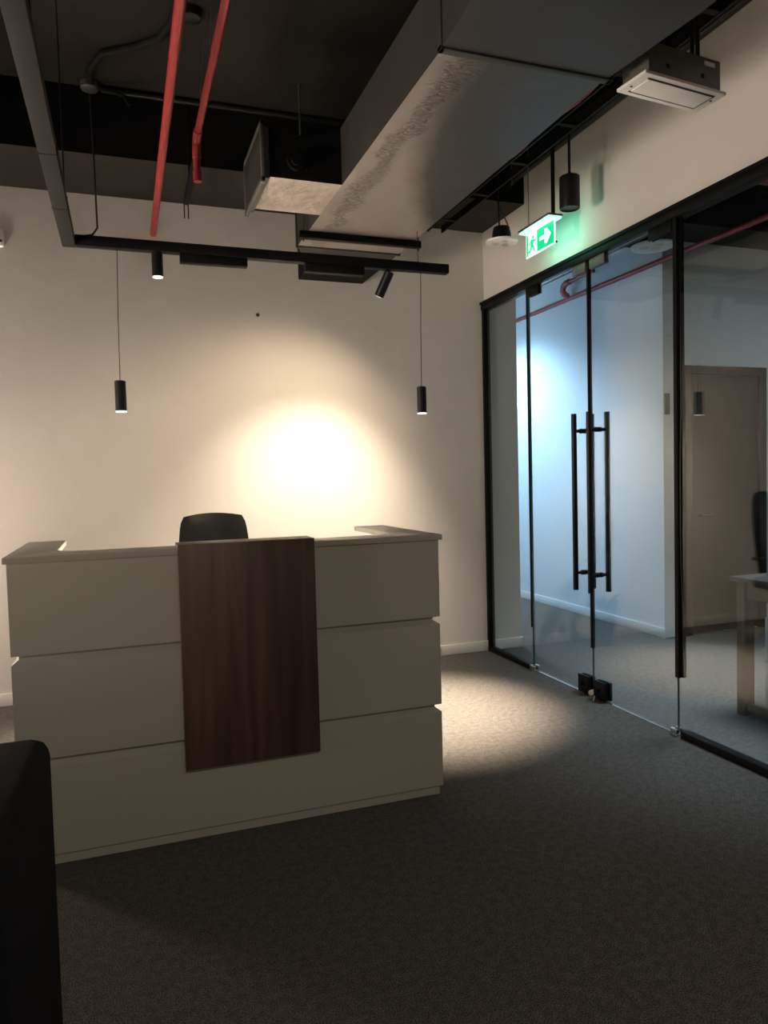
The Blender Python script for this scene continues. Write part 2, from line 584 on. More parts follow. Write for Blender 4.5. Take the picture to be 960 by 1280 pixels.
w1 = sempty('window_1', (XR, 4.99, 0), 'narrow fixed glass sidelight next to the back wall')
obj('pane', one(GX0, GX1, Y2 + .003, Y1, 0.03, ZT), GLASS, w1, smooth=False)
bm = BM()
box(bm, XR - .024, XR + .03, Y1 - .012, YB - .001, 0, 2.775, .002)
box(bm, XR - .024, XR + .03, Y2 + .01, Y1 - .012, 0.0, 0.035, .002)
obj('window_frame', bm, BLACK, w1)
obj('seal_strip', one(XR - .011, XR + .011, Y2 + .004, Y2 + .02, 0.318, ZT), BLACK, w1, 'black vertical seal strip ending above the floor')
obj('glass_edge', one(GX0 - .0005, GX1 + .0005, Y2 + .0022, Y2 + .0045, 0.03, ZT), GEDGE, w1)

w2 = sempty('window_2', (XR, 2.2, 0), 'wide fixed glass panel at the right')
obj('pane', one(GX0, GX1, 1.2, Y4 - .003, 0.03, ZT), GLASS, w2, smooth=False)
bm = BM()
box(bm, XR - .024, XR + .03, 1.2, Y4 - .035, 0.0, 0.04, .002)
obj('window_frame', bm, BLACK, w2)
obj('seal_strip', one(XR - .022, XR + .0, Y4 - .022, Y4 + .004, 0.325, ZT), BLACK, w2, 'black vertical seal strip ending above the floor')
obj('seal_strip', one(XR + .004, XR + .022, Y4 - .030, Y4 - .006, 0.325, ZT), BLACK, w2)
bm = BM()
tube(bm, [(XR - .0, Y4 - .026, 2.7), (XR - .002, Y4 - .027, 1.75), (XR - .004, Y4 - .021, 1.45), (XR - .004, Y4 - .022, .95), (XR - .0, Y4 - .029, .72), (XR, Y4 - .029, .34)], .0022, 6)
obj('wire', bm, CHROME, w2, 'thin pale wire along the seal')
for nm, yy, lab in (('floor_clamp', Y2 - .01, 'small chrome clamp at the foot of the narrow glass sidelight'),
                    ('floor_clamp', Y4 + .012, 'small chrome clamp at the foot of the wide glass panel')):
    bm = BM()
    box(bm, XR - .030, XR + .026, yy - .025, yy + .025, 0.0, 0.010, .002)
    box(bm, XR - .030, XR - .008, yy - .025, yy + .025, 0.010, 0.040, .002)
    box(bm, XR + .008, XR + .026, yy - .025, yy + .025, 0.010, 0.040, .002)
    tag(obj(nm, bm, CHROME), lab, 'clamp')


def door(name, y0, y1, hy, label, lockside):
    d = sempty(name, (XR, (y0 + y1) / 2, 0), label)
    obj('pane', one(GX0, GX1, y0, y1, 0.012, ZT - .006), GLASS, d, smooth=False)
    bm = BM()
    for s in (-1, 1):
        tube(bm, [(XR + s * .067, hy, 0.69), (XR + s * .067, hy, 1.825)], .0175, 16)
    h = obj('handle', bm, BLACKM, d, 'tall black tubular pull bars on both faces')
    bm = BM()
    for z in (0.80, 1.715):
        for s in (-1, 1):
            tube(bm, [(XR + s * .006, hy, z), (XR + s * .022, hy, z), (XR + s * .024, hy, z), (XR + s * .060, hy, z)], [.016, .016, .010, .010], 12)
    obj('standoff', bm, BLACK, h)
    return d


d1 = door('door_1', Y3 + .004, Y2 - .004, 4.02, 'left leaf of the frameless glass double door', 1)
d2 = door('door_2', Y4 + .004, Y3 - .004, 3.86, 'right leaf of the frameless glass double door', -1)


def patch(d, ya, yb, z0, z1, m=BLACK, xo=.017, nm='patch_fitting', lab=None):
    bm = BM()
    box(bm, XR - xo, XR - .0065, ya, yb, z0, z1, .002)
    box(bm, XR + .0065, XR + xo, ya, yb, z0, z1, .002)
    return obj(nm, bm, m, d, lab)


patch(d1, Y2 - .15, Y2 - .008, 2.715, ZT)
patch(d1, Y3 + .02, Y3 + .16, 2.715, ZT, GREYBOX, lab='grey top patch plate by the meeting edge')
patch(d2, Y3 - .17, Y3 - .02, 2.715, ZT, GREYBOX, lab='grey top patch plate by the meeting edge')
patch(d2, Y4 + .02, Y4 + .20, 2.715, ZT)
obj('seal_strip', one(XR - .012, XR + .012, Y3 + .001, Y3 + .016, 0.319, 2.765), BLACK, d1, 'black vertical seal strip on the meeting edge')
obj('glass_edge', one(GX0 - .0005, GX1 + .0005, Y2 - .0046, Y2 - .0032, 0.012, ZT - .006), GEDGE, d1)
obj('glass_edge', one(GX0 - .0005, GX1 + .0005, Y3 + .0032, Y3 + .0046, 0.012, .319), GEDGE, d1)
obj('glass_edge', one(GX0 - .0005, GX1 + .0005, Y4 + .0032, Y4 + .0046, 0.012, ZT - .006), GEDGE, d2)
for d, ya, yb in ((d1, 3.955, 4.068), (d2, 3.782, 3.902)):
    l = patch(d, ya, yb, 0.012, 0.125, BLACK, .028, 'floor_lock', 'black lock box at the foot of the leaf')
    bm = BM()
    yc = (ya + yb) / 2
    tube(bm, [(XR - .028, yc, .07), (XR - .040, yc, .07)], .013, 12)
    box(bm, XR - .052, XR - .040, yc - .003, yc + .003, .058, .082, .001)
    obj('lock_cylinder', bm, BLACKM, l)
kb = BM()
xk, yk = XR - .066, 3.872
tube(kb, [(xk - .002, yk, .052), (xk + .002, yk, .052)], .017, 16)
box(kb, xk - .0015, xk + .0015, yk - .028, yk - .021, .003, .042)
bmesh.ops.rotate(kb, verts=[v for v in kb.verts if v.co.z < .0425 and v.co.y < yk - .02], cent=(xk, yk - .008, .040), matrix=Matrix.Rotation(.30, 3, 'X'))
bmesh.ops.rotate(kb, verts=kb.verts[:], cent=(xk, yk, .05), matrix=Matrix.Rotation(.55, 3, 'Z'))
tube(kb, [(xk - .006, yk, .066), (xk + .014, yk - .006, .070)], .003, 8)
key = tag(obj('key', kb, mat('nickel_key', (.72, .64, .54), .4, .2, (30, .05))), 'silver key hanging at the floor lock of the right glass door leaf', 'key')

# ---------------------------------------------------------------- reception desk
DX0, DX1, DY0, DY1 = -0.420, 1.320, 2.996, 3.77
desk = thing('reception_desk', (0.45, 3.4, 0), 'cream grooved reception desk with a dark walnut front panel', 'desk')


def u_shape(x0, x1, y0, y1, t, chamf=0):
    return [(x0, y0), (x1, y0), (x1, y1), (x1 - t, y1), (x1 - t, y0 + t), (x0 + t, y0 + t), (x0 + t, y1), (x0, y1)]


def tier(z0, z1, ch):
    """one U-shaped tier, its top outer edge chamfered back"""
    bm = BM()
    outer = [(DX0, DY1), (DX0, DY0), (DX1, DY0), (DX1, DY1)]
    inner = [(DX1 - .05, DY1), (DX1 - .05, DY0 + .05), (DX0 + .05, DY0 + .05), (DX0 + .05, DY1)]
    insd = [(DX0 + ch, DY1), (DX0 + ch, DY0 + ch), (DX1 - ch, DY0 + ch), (DX1 - ch, DY1)]
    zc = z1 - ch * 0.75
    A = [bm.verts.new((*p, z0)) for p in outer]
    B = [bm.verts.new((*p, zc)) for p in outer]
    Cc = [bm.verts.new((*p, z1)) for p in insd]
    D = [bm.verts.new((*p, z1)) for p in inner[::-1]]
    E = [bm.verts.new((*p, z0)) for p in inner[::-1]]
    rows = [A, B, Cc, D, E]
    for a, b in zip(rows, rows[1:] + rows[:1]):
        for i in range(3):
            bm.faces.new((a[i], a[i + 1], b[i + 1], b[i]))
    for i in (0, 3):
        bm.faces.new([r[i] for r in rows])
    return bm


for z0, z1, ch in ((0.042, 0.400, .024), (0.417, 0.800, .024), (0.817, 1.163, 0.001)):
    obj('tier_panel', tier(z0, z1, ch), LAMIN, desk)
for z0, z1 in ((0.385, 0.425), (0.785, 0.825)):
    bm = prism(BM(), u_shape(DX0 + .024, DX1 - .024, DY0 + .024, DY1, .02), 'z', z0, z1)
    obj('groove_strip', bm, LAMIN, desk)
obj('plinth', prism(BM(), u_shape(DX0 + .014, DX1 - .014, DY0 + .012, DY1 - .01, .03), 'z', 0, .045), LAMIN, desk)
tx0, tx1, ty0, ty1, tw = -.432, 1.336, 2.986, 3.78, .165
r = .11
inn = arc((tx1 - tw - r, ty0 + tw + r), r, 0, -PI / 2, 8) + arc((tx0 + tw + r, ty0 + tw + r), r, -PI / 2, -PI, 8)
pts = [(tx0, ty0), (tx1, ty0), (tx1, ty1), (tx1 - tw, ty1)] + inn + [(tx0 + tw, ty1), (tx0, ty1)]
obj('counter_top', prism(BM(), pts, 'z', 1.164, 1.188, .0015), LAMTOP, desk)
bm = BM()
box(bm, 0.190, 0.742, 2.962, 2.985, 0.300, 1.205, .0015)
obj('wood_panel', bm, WALNUT, desk, 'dark walnut overlay panel with vertical grain')
bm = BM()
box(bm, 0.190, 0.742, 2.9855, 3.10, 1.1885, 1.205, .0015)
obj('wood_top', bm, WALNUT, desk)
obj('worktop', one(DX0 + .051, DX1 - .051, DY0 + .051, 3.90, .735, .76, .002), WTOP, desk, 'white inner worktop')

# ---------------------------------------------------------------- black leather office chair behind the desk
CX, CY = 0.52, 4.42
ch = thing('office_chair', (CX, CY, 0), 'black leather office chair just showing over the desk', 'chair')
bm = BM()
NU, NV = 14, 18
front, back = [], []
for j in range(NV + 1):
    v = j / NV
    z = 0.58 + v * 0.655
    hw = 0.215 - 0.02 * v + 0.02 * math.sin(PI * v)
    if v > 0.9:
        hw *= math.sqrt(max(0.0, 1 - ((v - .9) / .1) ** 2 * .16))
    rf, rb = [], []
    for i in range(NU + 1):
        u = -1 + 2 * i / NU
        x = CX + u * hw
        yc = CY + .20 + .09 * v - .055 * u * u
        th_ = .045 * math.sqrt(max(0.04, 1 - abs(u) ** 4)) * math.sqrt(max(.06, 1 - abs(2 * v - 1) ** 6))
        zz = z + (.018 * (1 - u * u) if v > .5 else 0) * v
        rf.append(bm.verts.new((x, yc - th_, zz)))
        rb.append(bm.verts.new((x, yc + th_, zz)))
    front.append(rf)
    back.append(rb)
for j in range(NV):
    for i in range(NU):
        bm.faces.new((front[j][i], front[j][i + 1], front[j + 1][i + 1], front[j + 1][i]))
        bm.faces.new((back[j][i + 1], back[j][i], back[j + 1][i], back[j + 1][i + 1]))
    bm.faces.new((front[j][0], front[j + 1][0], back[j + 1][0], back[j][0]))
    bm.faces.new((front[j][NU], back[j][NU], back[j + 1][NU], front[j + 1][NU]))
for i in range(NU):
    bm.faces.new((front[0][i + 1], front[0][i], back[0][i], back[0][i + 1]))
    bm.faces.new((front[NV][i], front[NV][i + 1], back[NV][i + 1], back[NV][i]))
obj('backrest', bm, LEATHER, ch)
obj('seat', one(CX - .245, CX + .245, CY - .24, CY + .21, .46, .555, .035), LEATHER, ch)
bm = BM()
tube(bm, [(CX, CY, .10), (CX, CY, .30), (CX, CY, .301), (CX, CY, .455)], [.028, .028, .018, .018], 12)
box(bm, CX - .09, CX + .09, CY - .09, CY + .09, .435, .462, .004)
box(bm, CX - .03, CX + .03, CY + .09, CY + .262, .44, .458, .004)
box(bm, CX - .03, CX + .03, CY + .248, CY + .266, .44, .75, .004)
obj('column', bm, BLACKM, ch)
for k in range(5):
    a = 2 * PI * k / 5 + .3
    dx, dy = math.cos(a), math.sin(a)
    bm = tube(BM(), [(CX + .02 * dx, CY + .02 * dy, .115), (CX + .29 * dx, CY + .29 * dy, .072)], [.024, .015], 8)
    lg = obj('leg', bm, PLASTIC, ch)
    bm = tube(BM(), [(CX + .29 * dx - .02 * dy, CY + .29 * dy + .02 * dx, .03), (CX + .29 * dx + .02 * dy, CY + .29 * dy - .02 * dx, .03)], .03, 12)
    obj('caster', bm, PLASTIC, lg)
for s in (-1, 1):
    bm = tube(BM(), [(CX + s * .20, CY, .47), (CX + s * .275, CY, .48), (CX + s * .28, CY - .02, .70), (CX + s * .28, CY + .12, .715)], .014, 8)
    box(bm, CX + s * .28 - .035, CX + s * .28 + .035, CY - .14, CY + .14, .70, .73, .01)
    obj('armrest', bm, PLASTIC, ch)

# ---------------------------------------------------------------- black armchair in the left foreground
ac = thing('armchair', (-.55, 1.28, 0), 'black upholstered tub armchair cut off at the left foreground', 'armchair')
bm = box(BM(), -.325, -.158, .95, 1.60, .10, .952, .035, 4)
obj('backrest', bm, FABRIC, ac)
obj('seat', one(-.86, -.33, 1.08, 1.47, .12, .44, .03), FABRIC, ac)
for ya, yb in ((.95, 1.075), (1.475, 1.60)):
    obj('armrest', one(-.88, -.33, ya, yb, .10, .63, .03), FABRIC, ac)
for x in (-.82, -.22):
    for y in (1.0, 1.55):
        obj('leg', tube(BM(), [(x, y, 0), (x, y, .105)], [.014, .02], 10), PLASTIC, ac)

# ---------------------------------------------------------------- potted plant by the back wall (seen mirrored in the glass)
PX, PY = 1.86, 5.10
pl = thing('potted_plant', (PX, PY, 0), 'flowering potted plant standing behind the desk by the back wall, mirrored in the glass door', 'plant')
obj('pot', lathe(BM(), [(.070, 0), (.095, .27), (.102, .28), (.102, .30), (.09, .30), (.085, .285)], (PX, PY)), POTM, pl)
obj('soil', lathe(BM(), [(.05, .26), (.086, .285)], (PX, PY)), SOIL, pl)


def leaf(bm, base, d, L, W, droop, n=6):
    base = Vector(base)
    d = Vector(d).normalized()
    side = Vector((-d.y, d.x, 0))
    if side.length < .1:
        side = Vector((1, 0, 0))
    side.normalize()
    rows = []
    for i in range(n + 1):
        t = i / n
        p = base + d * (L * t) + Vector((0, 0, -droop * t * t))
        wd = W * math.sin(PI * min(1, .08 + .92 * t)) ** .8 * .5
        rows.append((bm.verts.new(p - side * wd + Vector((0, 0, .15 * wd))), bm.verts.new(p), bm.verts.new(p + side * wd + Vector((0, 0, .15 * wd)))))
    for a, b in zip(rows, rows[1:]):
        bm.faces.new((a[0], a[1], b[1], b[0]))
        bm.faces.new((a[1], a[2], b[2], b[1]))


for k in range(9):
    a = 2 * PI * k / 9 + .4
    bm = BM()
    leaf(bm, (PX + .03 * math.cos(a), PY + .02 * math.sin(a), .28), (math.cos(a), .5 * math.sin(a), 1.0 + .5 * (k % 3)), .26 + .06 * (k % 2), .075, .20 - .03 * (k % 3))
    bmesh.ops.solidify(bm, geom=bm.faces[:], thickness=.0015)
    obj('leaf', bm, GREENP, pl)
stems = [((0, 0), (-.02, 0, .97), (-.15, 0, 1.0), (-.20, -.02, .76)), ((.01, 0), (.03, 0, .92), (.09, 0, 1.03), (.14, -.02, .80)), ((-.01, 0), (0, -.02, .80), (.02, -.03, 1.0), (-.03, -.05, 1.05)), ((0, .01), (.10, 0, .70), (.20, 0, .86), (.26, -.02, .62))]
for (o2, p1, p2, p3) in stems:
    P0 = Vector((PX + o2[0], PY + o2[1], .27))
    P1, P2, P3 = [Vector((PX + p[0], PY + p[1], p[2])) for p in (p1, p2, p3)]
    cv = []
    for i in range(13):
        t = i / 12
        cv.append((1 - t) ** 3 * P0 + 3 * t * (1 - t) ** 2 * P1 + 3 * t * t * (1 - t) * P2 + t ** 3 * P3)
    st = obj('stem', tube(BM(), cv, .0035, 6), GREENP, pl)
    bm = BM()
    for i in range(5, 13):
        for q in range(3):
            c = cv[i] + Vector((random.uniform(-.03, .03), random.uniform(-.025, .025), random.uniform(-.03, .03)))
            for t5 in range(4):
                a = 2 * PI * t5 / 4 + random.random()
                leaf(bm, c, (math.cos(a), math.sin(a) * .7, .5), .026, .022, .006, 3)
    fl = obj('blossom', bm, FLOWER, st)
    fl['kind'] = 'stuff'

# ---------------------------------------------------------------- air duct
dc = thing('air_duct', (1.435, 3.0, 2.93), 'big dark sheet-metal air duct running overhead to the back wall', 'duct')
ZB, ZTp = 2.93, 3.21


def loft(secs, bm=None):
    """secs: list of (y, x0, x1, z0, z1)"""
    bm = bm or BM()
    rows = [[bm.verts.new(p) for p in ((x0, y, z0), (x1, y, z0), (x1, y, z1), (x0, y, z1))] for y, x0, x1, z0, z1 in secs]
    for a, b in zip(rows, rows[1:]):
        for i in range(4):
            j = (i + 1) % 4
            bm.faces.new((a[i], a[j], b[j], b[i]))
    bm.faces.new(rows[0][::-1])
    bm.faces.new(rows[-1])
    return bm


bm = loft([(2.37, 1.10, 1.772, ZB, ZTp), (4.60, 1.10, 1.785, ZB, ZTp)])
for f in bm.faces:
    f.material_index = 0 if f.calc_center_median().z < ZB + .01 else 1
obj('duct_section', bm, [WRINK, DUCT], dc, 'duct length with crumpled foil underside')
obj('duct_section', loft([(-3.0, 1.05, 1.79, ZB - .03, ZTp), (1.9, 1.05, 1.79, ZB - .03, ZTp), (2.365, 1.095, 1.775, ZB - .004, ZTp)]), DUCT, dc)
obj('duct_reducer', loft([(4.605, 1.10, 1.785, ZB, ZTp), (4.98, 1.25, 1.785, ZB, ZTp + .05)]), DUCT, dc)
obj('duct_end', loft([(4.985, 1.262, 1.78, ZB - .004, 3.34), (5.349, 1.278, 1.775, ZB - .004, 3.34)]), RUBBER, dc, 'black end length where the duct meets the wall')  # last length before the wall, darker than the rest of the duct
for y0, y1, e in ((2.352, 2.385, .012), (4.592, 4.612, .010)):
    bm = BM()
    for (x0, x1, z0, z1) in ((1.10 - e, 1.785 + e, ZB - e, ZB + .006), (1.10 - e, 1.10 + .006, ZB - e, ZTp + e), (1.775, 1.775 + .012 + e, ZB - e, ZTp + e), (1.10 - e, 1.785 + e, ZTp - .004, ZTp + e)):
        box(bm, x0, x1, y0, y1, z0, z1, .003)
    obj('joint_flange', bm, DUCT, dc, 'taped joint around the duct')
# branch
bm = BM()
prof = [(0.735, ZB), (1.10, ZB), (1.10, 3.205), (1.06, 3.195), (1.0, 3.165), (.93, 3.15), (.84, 3.15), (.765, 3.165), (.735, 3.165)]
prism(bm, prof, 'y', 3.60, 4.04)
for f in bm.faces:
    f.material_index = 1 if f.calc_center_median().z < ZB + .003 else 0
br = obj('branch_box', bm, [RUBBER, FOIL], dc, 'short side branch, black on top with a foil underside')
bm = tube(BM(), [(.865, 3.602, 3.015), (.865, 3.575, 3.015)], .045, 20)
tube(bm, [(.865, 3.58, 3.015), (.865, 3.56, 3.015)], .030, 20)
obj('damper_knob', bm, RUBBER, br)
# grille facing left on the branch end
bm = BM()
gx0, gx1, gy0, gy1, gz0, gz1 = .690, .708, 3.585, 4.10, 2.905, 3.19
box(bm, gx0, gx1, gy0, gy1, gz0, gz0 + .02, .002)
box(bm, gx0, gx1, gy0, gy1, gz1 - .02, gz1, .002)
box(bm, gx0, gx1, gy0, gy0 + .02, gz0, gz1, .002)
box(bm, gx0, gx1, gy1 - .02, gy1, gz0, gz1, .002)
box(bm, .709, .734, gy0 + .02, gy1 - .02, gz0 + .02, gz1 - .02)
gr = obj('grille_frame', bm, GREYBOX, dc)
bm = BM()
nb = 16
for i in range(1, 40):
    y = gy0 + .02 + (gy1 - gy0 - .04) * i / 40
    box(bm, .695, .704, y - .0012, y + .0012, gz0 + .02, gz1 - .02)
for i in range(1, 22):
    z = gz0 + .02 + (gz1 - gz0 - .04) * i / 22
    box(bm, .6955, .7035, gy0 + .02, gy1 - .02, z - .0012, z + .0012)
g2 = obj('grille_mesh', bm, STEEL, gr, smooth=False)
g2['kind'] = 'stuff'

# trapeze hanger under the duct
th_ = thing('duct_hanger', (1.43, 4.32, ZB - .04), 'black trapeze rail carrying the duct on rods near the beam', 'hanger')
obj('rail', one(1.045, 1.825, 4.30, 4.342, ZB - .043, ZB - .002, .002), BLACK, th_)
for x in (1.07, 1.812):
    obj('rod', tube(BM(), [(x, 4.321, ZB - .06), (x, 4.321, ZC)], .006, 8), STEEL, th_)

# ---------------------------------------------------------------- track lighting
TZ0, TZ1 = 2.688, 2.742
tr = thing('ceiling_track', (.86, TY, TZ0), 'black L-shaped suspended lighting track over the desk', 'lighting track')
obj('track_bar', one(-.185, 1.930, TY - .027, TY + .027, TZ0, TZ1, .002), BLACK, tr)
bm = box(BM(), -.250, -.187, .6, TY + .03, TZ0, TZ1 + .004, .002)
obj('track_arm', bm, TRACKG, tr, 'dusty grey arm of the track running toward the viewer')
for y in (3.04, 3.62):
    bm = BM()
    box(bm, -.252, -.185, y - .004, y + .004, TZ0 - .001, TZ1 + .006)
    obj('joint_line', bm, BLACK, tr)
for x, y in ((-.21, 2.50), (-.2, 3.68), (1.735, TY)):
    obj('suspension_rod', tube(BM(), [(x, y, TZ1), (x, y, ZC)], .0035 if x < 1 else .0018, 6), BLACK, tr)
obj('power_cable', tube(BM(), [(-.135, TY, TZ1 + .004), (-.10, TY, TZ1 + .012), (-.075, TY, 2.79), (-.078, 4.18, 3.1), (-.085, 4.3, 3.5), (-.094, 4.62, 3.70)], .005, 8), PLASTIC, tr)


def pendant(x, lab):
    p = thing('pendant_lamp', (x, TY, 1.83), lab, 'pendant lamp', 'black cylinder pendants hung from the track')
    obj('cord', tube(BM(), [(x + .012, TY, TZ0), (x + .004, TY, 2.35), (x, TY, 1.985)], .0022, 6), BLACK, p)
    obj('shade', lathe(BM(), [(.027, 1.838), (.029, 1.838), (.029, 1.995), (.02, 1.999)], (x, TY), 20), BLACKM, p)
    obj('bulb', lathe(BM(), [(.0275, 1.832), (.0275, 1.8375)], (x, TY), 20), LED, p, 'lit white end of the cylinder')
    return p


pendant(.005, 'slim black cylinder pendant hanging on the left, over the left end of the desk')
pendant(1.740, 'slim black cylinder pendant hanging on the right, beyond the right end of the desk')

s1 = thing('track_spotlight', (.219, TY, TZ0), 'black track spotlight pointing down at the desk, below the red pipe end', 'spotlight', 'cylinder spotlights on the track')
obj('barrel', lathe(BM(), [(.027, 2.558), (.029, 2.558), (.029, TZ0 - .001)], (.219, TY), 20), BLACKM, s1)
obj('bulb', lathe(BM(), [(.0265, 2.5545), (.0265, 2.5575)], (.219, TY), 20), LED, s1, 'lit end of the barrel')
s2 = thing('track_spotlight', (1.55, TY, TZ0), 'black track spotlight tilted toward the bright wall patch, near the right end of the track', 'spotlight', 'cylinder spotlights on the track')
a0 = Vector((1.548, TY, 2.672))
dr = (Vector((1.18, YB, 1.46)) - a0).normalized()
dv = Vector((-.28, .50, -.82)).normalized()
obj('barrel', tube(BM(), [a0 - dv * .004, a0 + dv * .150], .029, 20), BLACKM, s2)
obj('bracket', tube(BM(), [(1.535, TY, TZ0), (1.537, TY, 2.655)], .012, 10), BLACK, s2)
obj('bulb', tube(BM(), [a0 + dv * .1502, a0 + dv * .152], .024, 20), LED, s2, 'lit end of the barrel')
for x0, x1, lab in ((.337, .700, 'black linear light bar on the track to the left of the duct'), (1.03, 1.385, 'black linear light bar on the track under the duct end')):
    t = thing('linear_light', ((x0 + x1) / 2, TY, TZ0), lab, 'light', 'linear light bars on the track')
    obj('housing', one(x0, x1, TY - .024, TY + .024, TZ0 - .048, TZ0 - .001, .002), BLACK, t)
    obj('lens', one(x0 + .008, x1 - .008, TY - .017, TY + .017, TZ0 - .050, TZ0 - .0478), BLACK, t)

# ---------------------------------------------------------------- red sprinkler pipes
p1 = obj('sprinkler_pipe', tube(BM(), [(.258, -3.0, 3.17), (.262, YB, 3.17)], .0215, 16), RED)
tag(p1, 'long red sprinkler pipe running straight into the back wall', 'pipe')
p2 = thing('sprinkler_pipe', (.445, 3.9, 3.3), 'red sprinkler pipe ending in a short drop, to the left of the grille', 'pipe')
obj('pipe_run', tube(BM(), [(.455, -3.0, 3.3), (.445, 4.08, 3.3)], .0185, 16), RED, p2)
obj('elbow', tube(BM(), [(.445, 4.02, 3.3), (.445, 4.075, 3.298), (.4445, 4.11, 3.28), (.444, 4.125, 3.245), (.444, 4.125, 3.20)], .0235, 16), RED, p2)
obj('drop_nipple', tube(BM(), [(.444, 4.125, 3.21), (.444, 4.125, 3.13), (.444, 4.125, 3.129), (.444, 4.125, 3.075)], [.019, .019, .024, .022], 16), RED, p2)
hg = thing('pipe_hanger', (.49, 4.15, 3.3), 'thin double wire hanger holding the shorter red pipe', 'hanger')
for dx in (-.012, .012):
    obj('wire', tube(BM(), [(.448 + dx * 2.0, 3.70, 3.30), (.49 + dx * .6, 3.74, ZC)], .003, 6), STEEL, hg)
st = thing('strut_bracket', (.46, 4.6, 3.22), 'short black strut with two prongs below the red pipe elbow', 'bracket')
obj('channel', one(.435, .470, 4.20, 4.93, 3.235, 3.262, .002), BLACK, st)
for x in (.440, .465):
    obj('prong', tube(BM(), [(x, 4.93, 3.275), (x, 4.93, 3.15)], .004, 6), BLACK, st)
obj('rod', tube(BM(), [(.4525, 4.66, 3.26), (.4525, 4.66, ZC)], .005, 6), BLACK, st)

# ---------------------------------------------------------------- ceiling conduits, junction boxes
tag(obj('conduit', tube(BM(), [(-.03, 4.66, 3.755), (.6, 4.66, 3.758), (1.8, 4.66, 3.76), (2.7, 4.66, 3.76)], .018, 10), BLACKM), 'straight black conduit along the top edge of the beam', 'conduit')
tag(obj('conduit', tube(BM(), [(-.088, 4.575, 3.75), (-.085, 4.45, 3.75), (-.02, 4.28, 3.755), (.15, 4.17, 3.76), (.27, 4.05, 3.76), (.325, 3.88, 3.76), (.33, 3.5, 3.76), (.33, -2, 3.76)], .019, 10), RUBBER), 'black conduit bending across the ceiling slab beside the red pipe', 'conduit')
jb = thing('junction_box', (-.094, 4.64, 3.75), 'small dark junction box where the cable drops to the track', 'junction box')
obj('body', lathe(BM(), [(.045, 3.735), (.05, 3.74), (.05, 3.775)], (-.094, 4.64), 20), GREYBOX, jb)
obj('lid', lathe(BM(), [(.03, 3.728), (.046, 3.735)], (-.094, 4.64), 20), STEEL, jb)
obj('cable_tail', tube(BM(), [(-.06, 4.62, 3.745), (0.02, 4.60, 3.72), (.09, 4.58, 3.70), (.12, 4.56, 3.64)], .010, 8), RUBBER, jb)
tag(obj('junction_box', lathe(BM(), [(.04, 3.73), (.05, 3.735), (.05, 3.779)], (.405, 3.80), 20), BLACKM), 'round black junction box on the slab between the red pipes', 'junction box')

# ---------------------------------------------------------------- cable tray and services along the right wall
ct = thing('cable_tray', (2.3, 2.5, 3.3), 'black cable tray running beside the duct to the back wall', 'cable tray')
bm = BM()
for x in (2.245, 2.365):
    box(bm, x - .006, x + .006, -3.0, 5.17, 3.30, 3.352)
obj('side_rail', bm, BLACK, ct)
for k in range(14):
    y = -1.6 + k * .5
    if y < 5.1:
        obj('rung', one(2.252, 2.358, y, y + .03, 3.302, 3.312), BLACK, ct)
for y in (1.0, 2.6, 4.15):
    obj('rod', tube(BM(), [(2.39, y, 3.28), (2.39, y, ZC)], .005, 6), STEEL, ct)
tag(obj('conduit', tube(BM(), [(2.68, -3, 3.53), (2.68, 4.69, 3.53)], .028, 12), BLACKM), 'thick black conduit along the top of the right wall', 'conduit')
tag(obj('conduit', tube(BM(), [(2.73, -3, 3.64), (2.73, 4.69, 3.64)], .02, 10), BLACKM), 'thinner black conduit tight against the top of the right wall', 'conduit')
cw = [(1.86, -1.0, 3.06), (1.87, 1.0, 3.05)]
for i in range(13):
    y = 2.2 + i * .09
    cw.append((1.900 + .006 * math.sin(i * 1.3), y, 3.042 + .006 * math.sin(i * .9)))
cw += [(1.90, 3.38, 3.06), (1.91, 3.46, 3.12), (1.91, 3.50, 3.30), (1.91, 3.52, 3.775)]
tag(obj('red_cable', tube(BM(), cw, .005, 6), REDW), 'thin red alarm cable strung along the duct edge', 'cable')

# ---------------------------------------------------------------- hung box light at upper right
lp = thing('box_light', (2.053, 2.335, 2.9), 'grey box light with pale panel hung from a rod at the upper right', 'light')
ang = .099
Lm = Matrix.Rotation(ang, 3, 'Z')


def lb(x0, x1, y0, y1, z0, z1, bev=.001):
    bm = box(BM(), x0, x1, y0, y1, z0, z1, bev)
    bmesh.ops.rotate(bm, verts=bm.verts[:], cent=(0, 0, 0), matrix=Lm)
    bmesh.ops.translate(bm, verts=bm.verts[:], vec=(2.053, 2.335, 0))
    return bm


obj('housing', lb(-.185, .185, -.066, .066, 2.912, 3.025), GREYBOX, lp)
obj('front_plate', lb(-.208, .208, -.074, .074, 2.900, 2.912), WHITEP, lp)
obj('panel', lb(-.165, .165, -.045, .045, 2.8965, 2.9005, .0005), DIFF, lp, 'pale diffuser panel, unlit')
bm = lb(-.172, .172, -.052, -.046, 2.8975, 2.9003, 0)
b2 = lb(.166, .172, -.052, .050, 2.8975, 2.9003, 0)
me_ = bpy.data.meshes.new('t')
b2.to_mesh(me_)
b2.free()
bm.from_mesh(me_)
bpy.data.meshes.remove(me_)
b3 = lb(-.172, .172, .046, .052, 2.8975, 2.9003, 0)
me_ = bpy.data.meshes.new('t')
b3.to_mesh(me_)
b3.free()
bm.from_mesh(me_)
bpy.data.meshes.remove(me_)
obj('panel_gap', bm, PLASTIC, lp)
obj('rating_label', lb(.10, .155, -.0672, -.0660, 2.995, 3.012, 0), DIFF, lp)
for x, y in ((-.187, .02), (.187, -.02)):
    obj('screw', lb(x - .004, x + .004, y - .004, y + .004, 2.8985, 2.9002, 0), BLACK, lp)
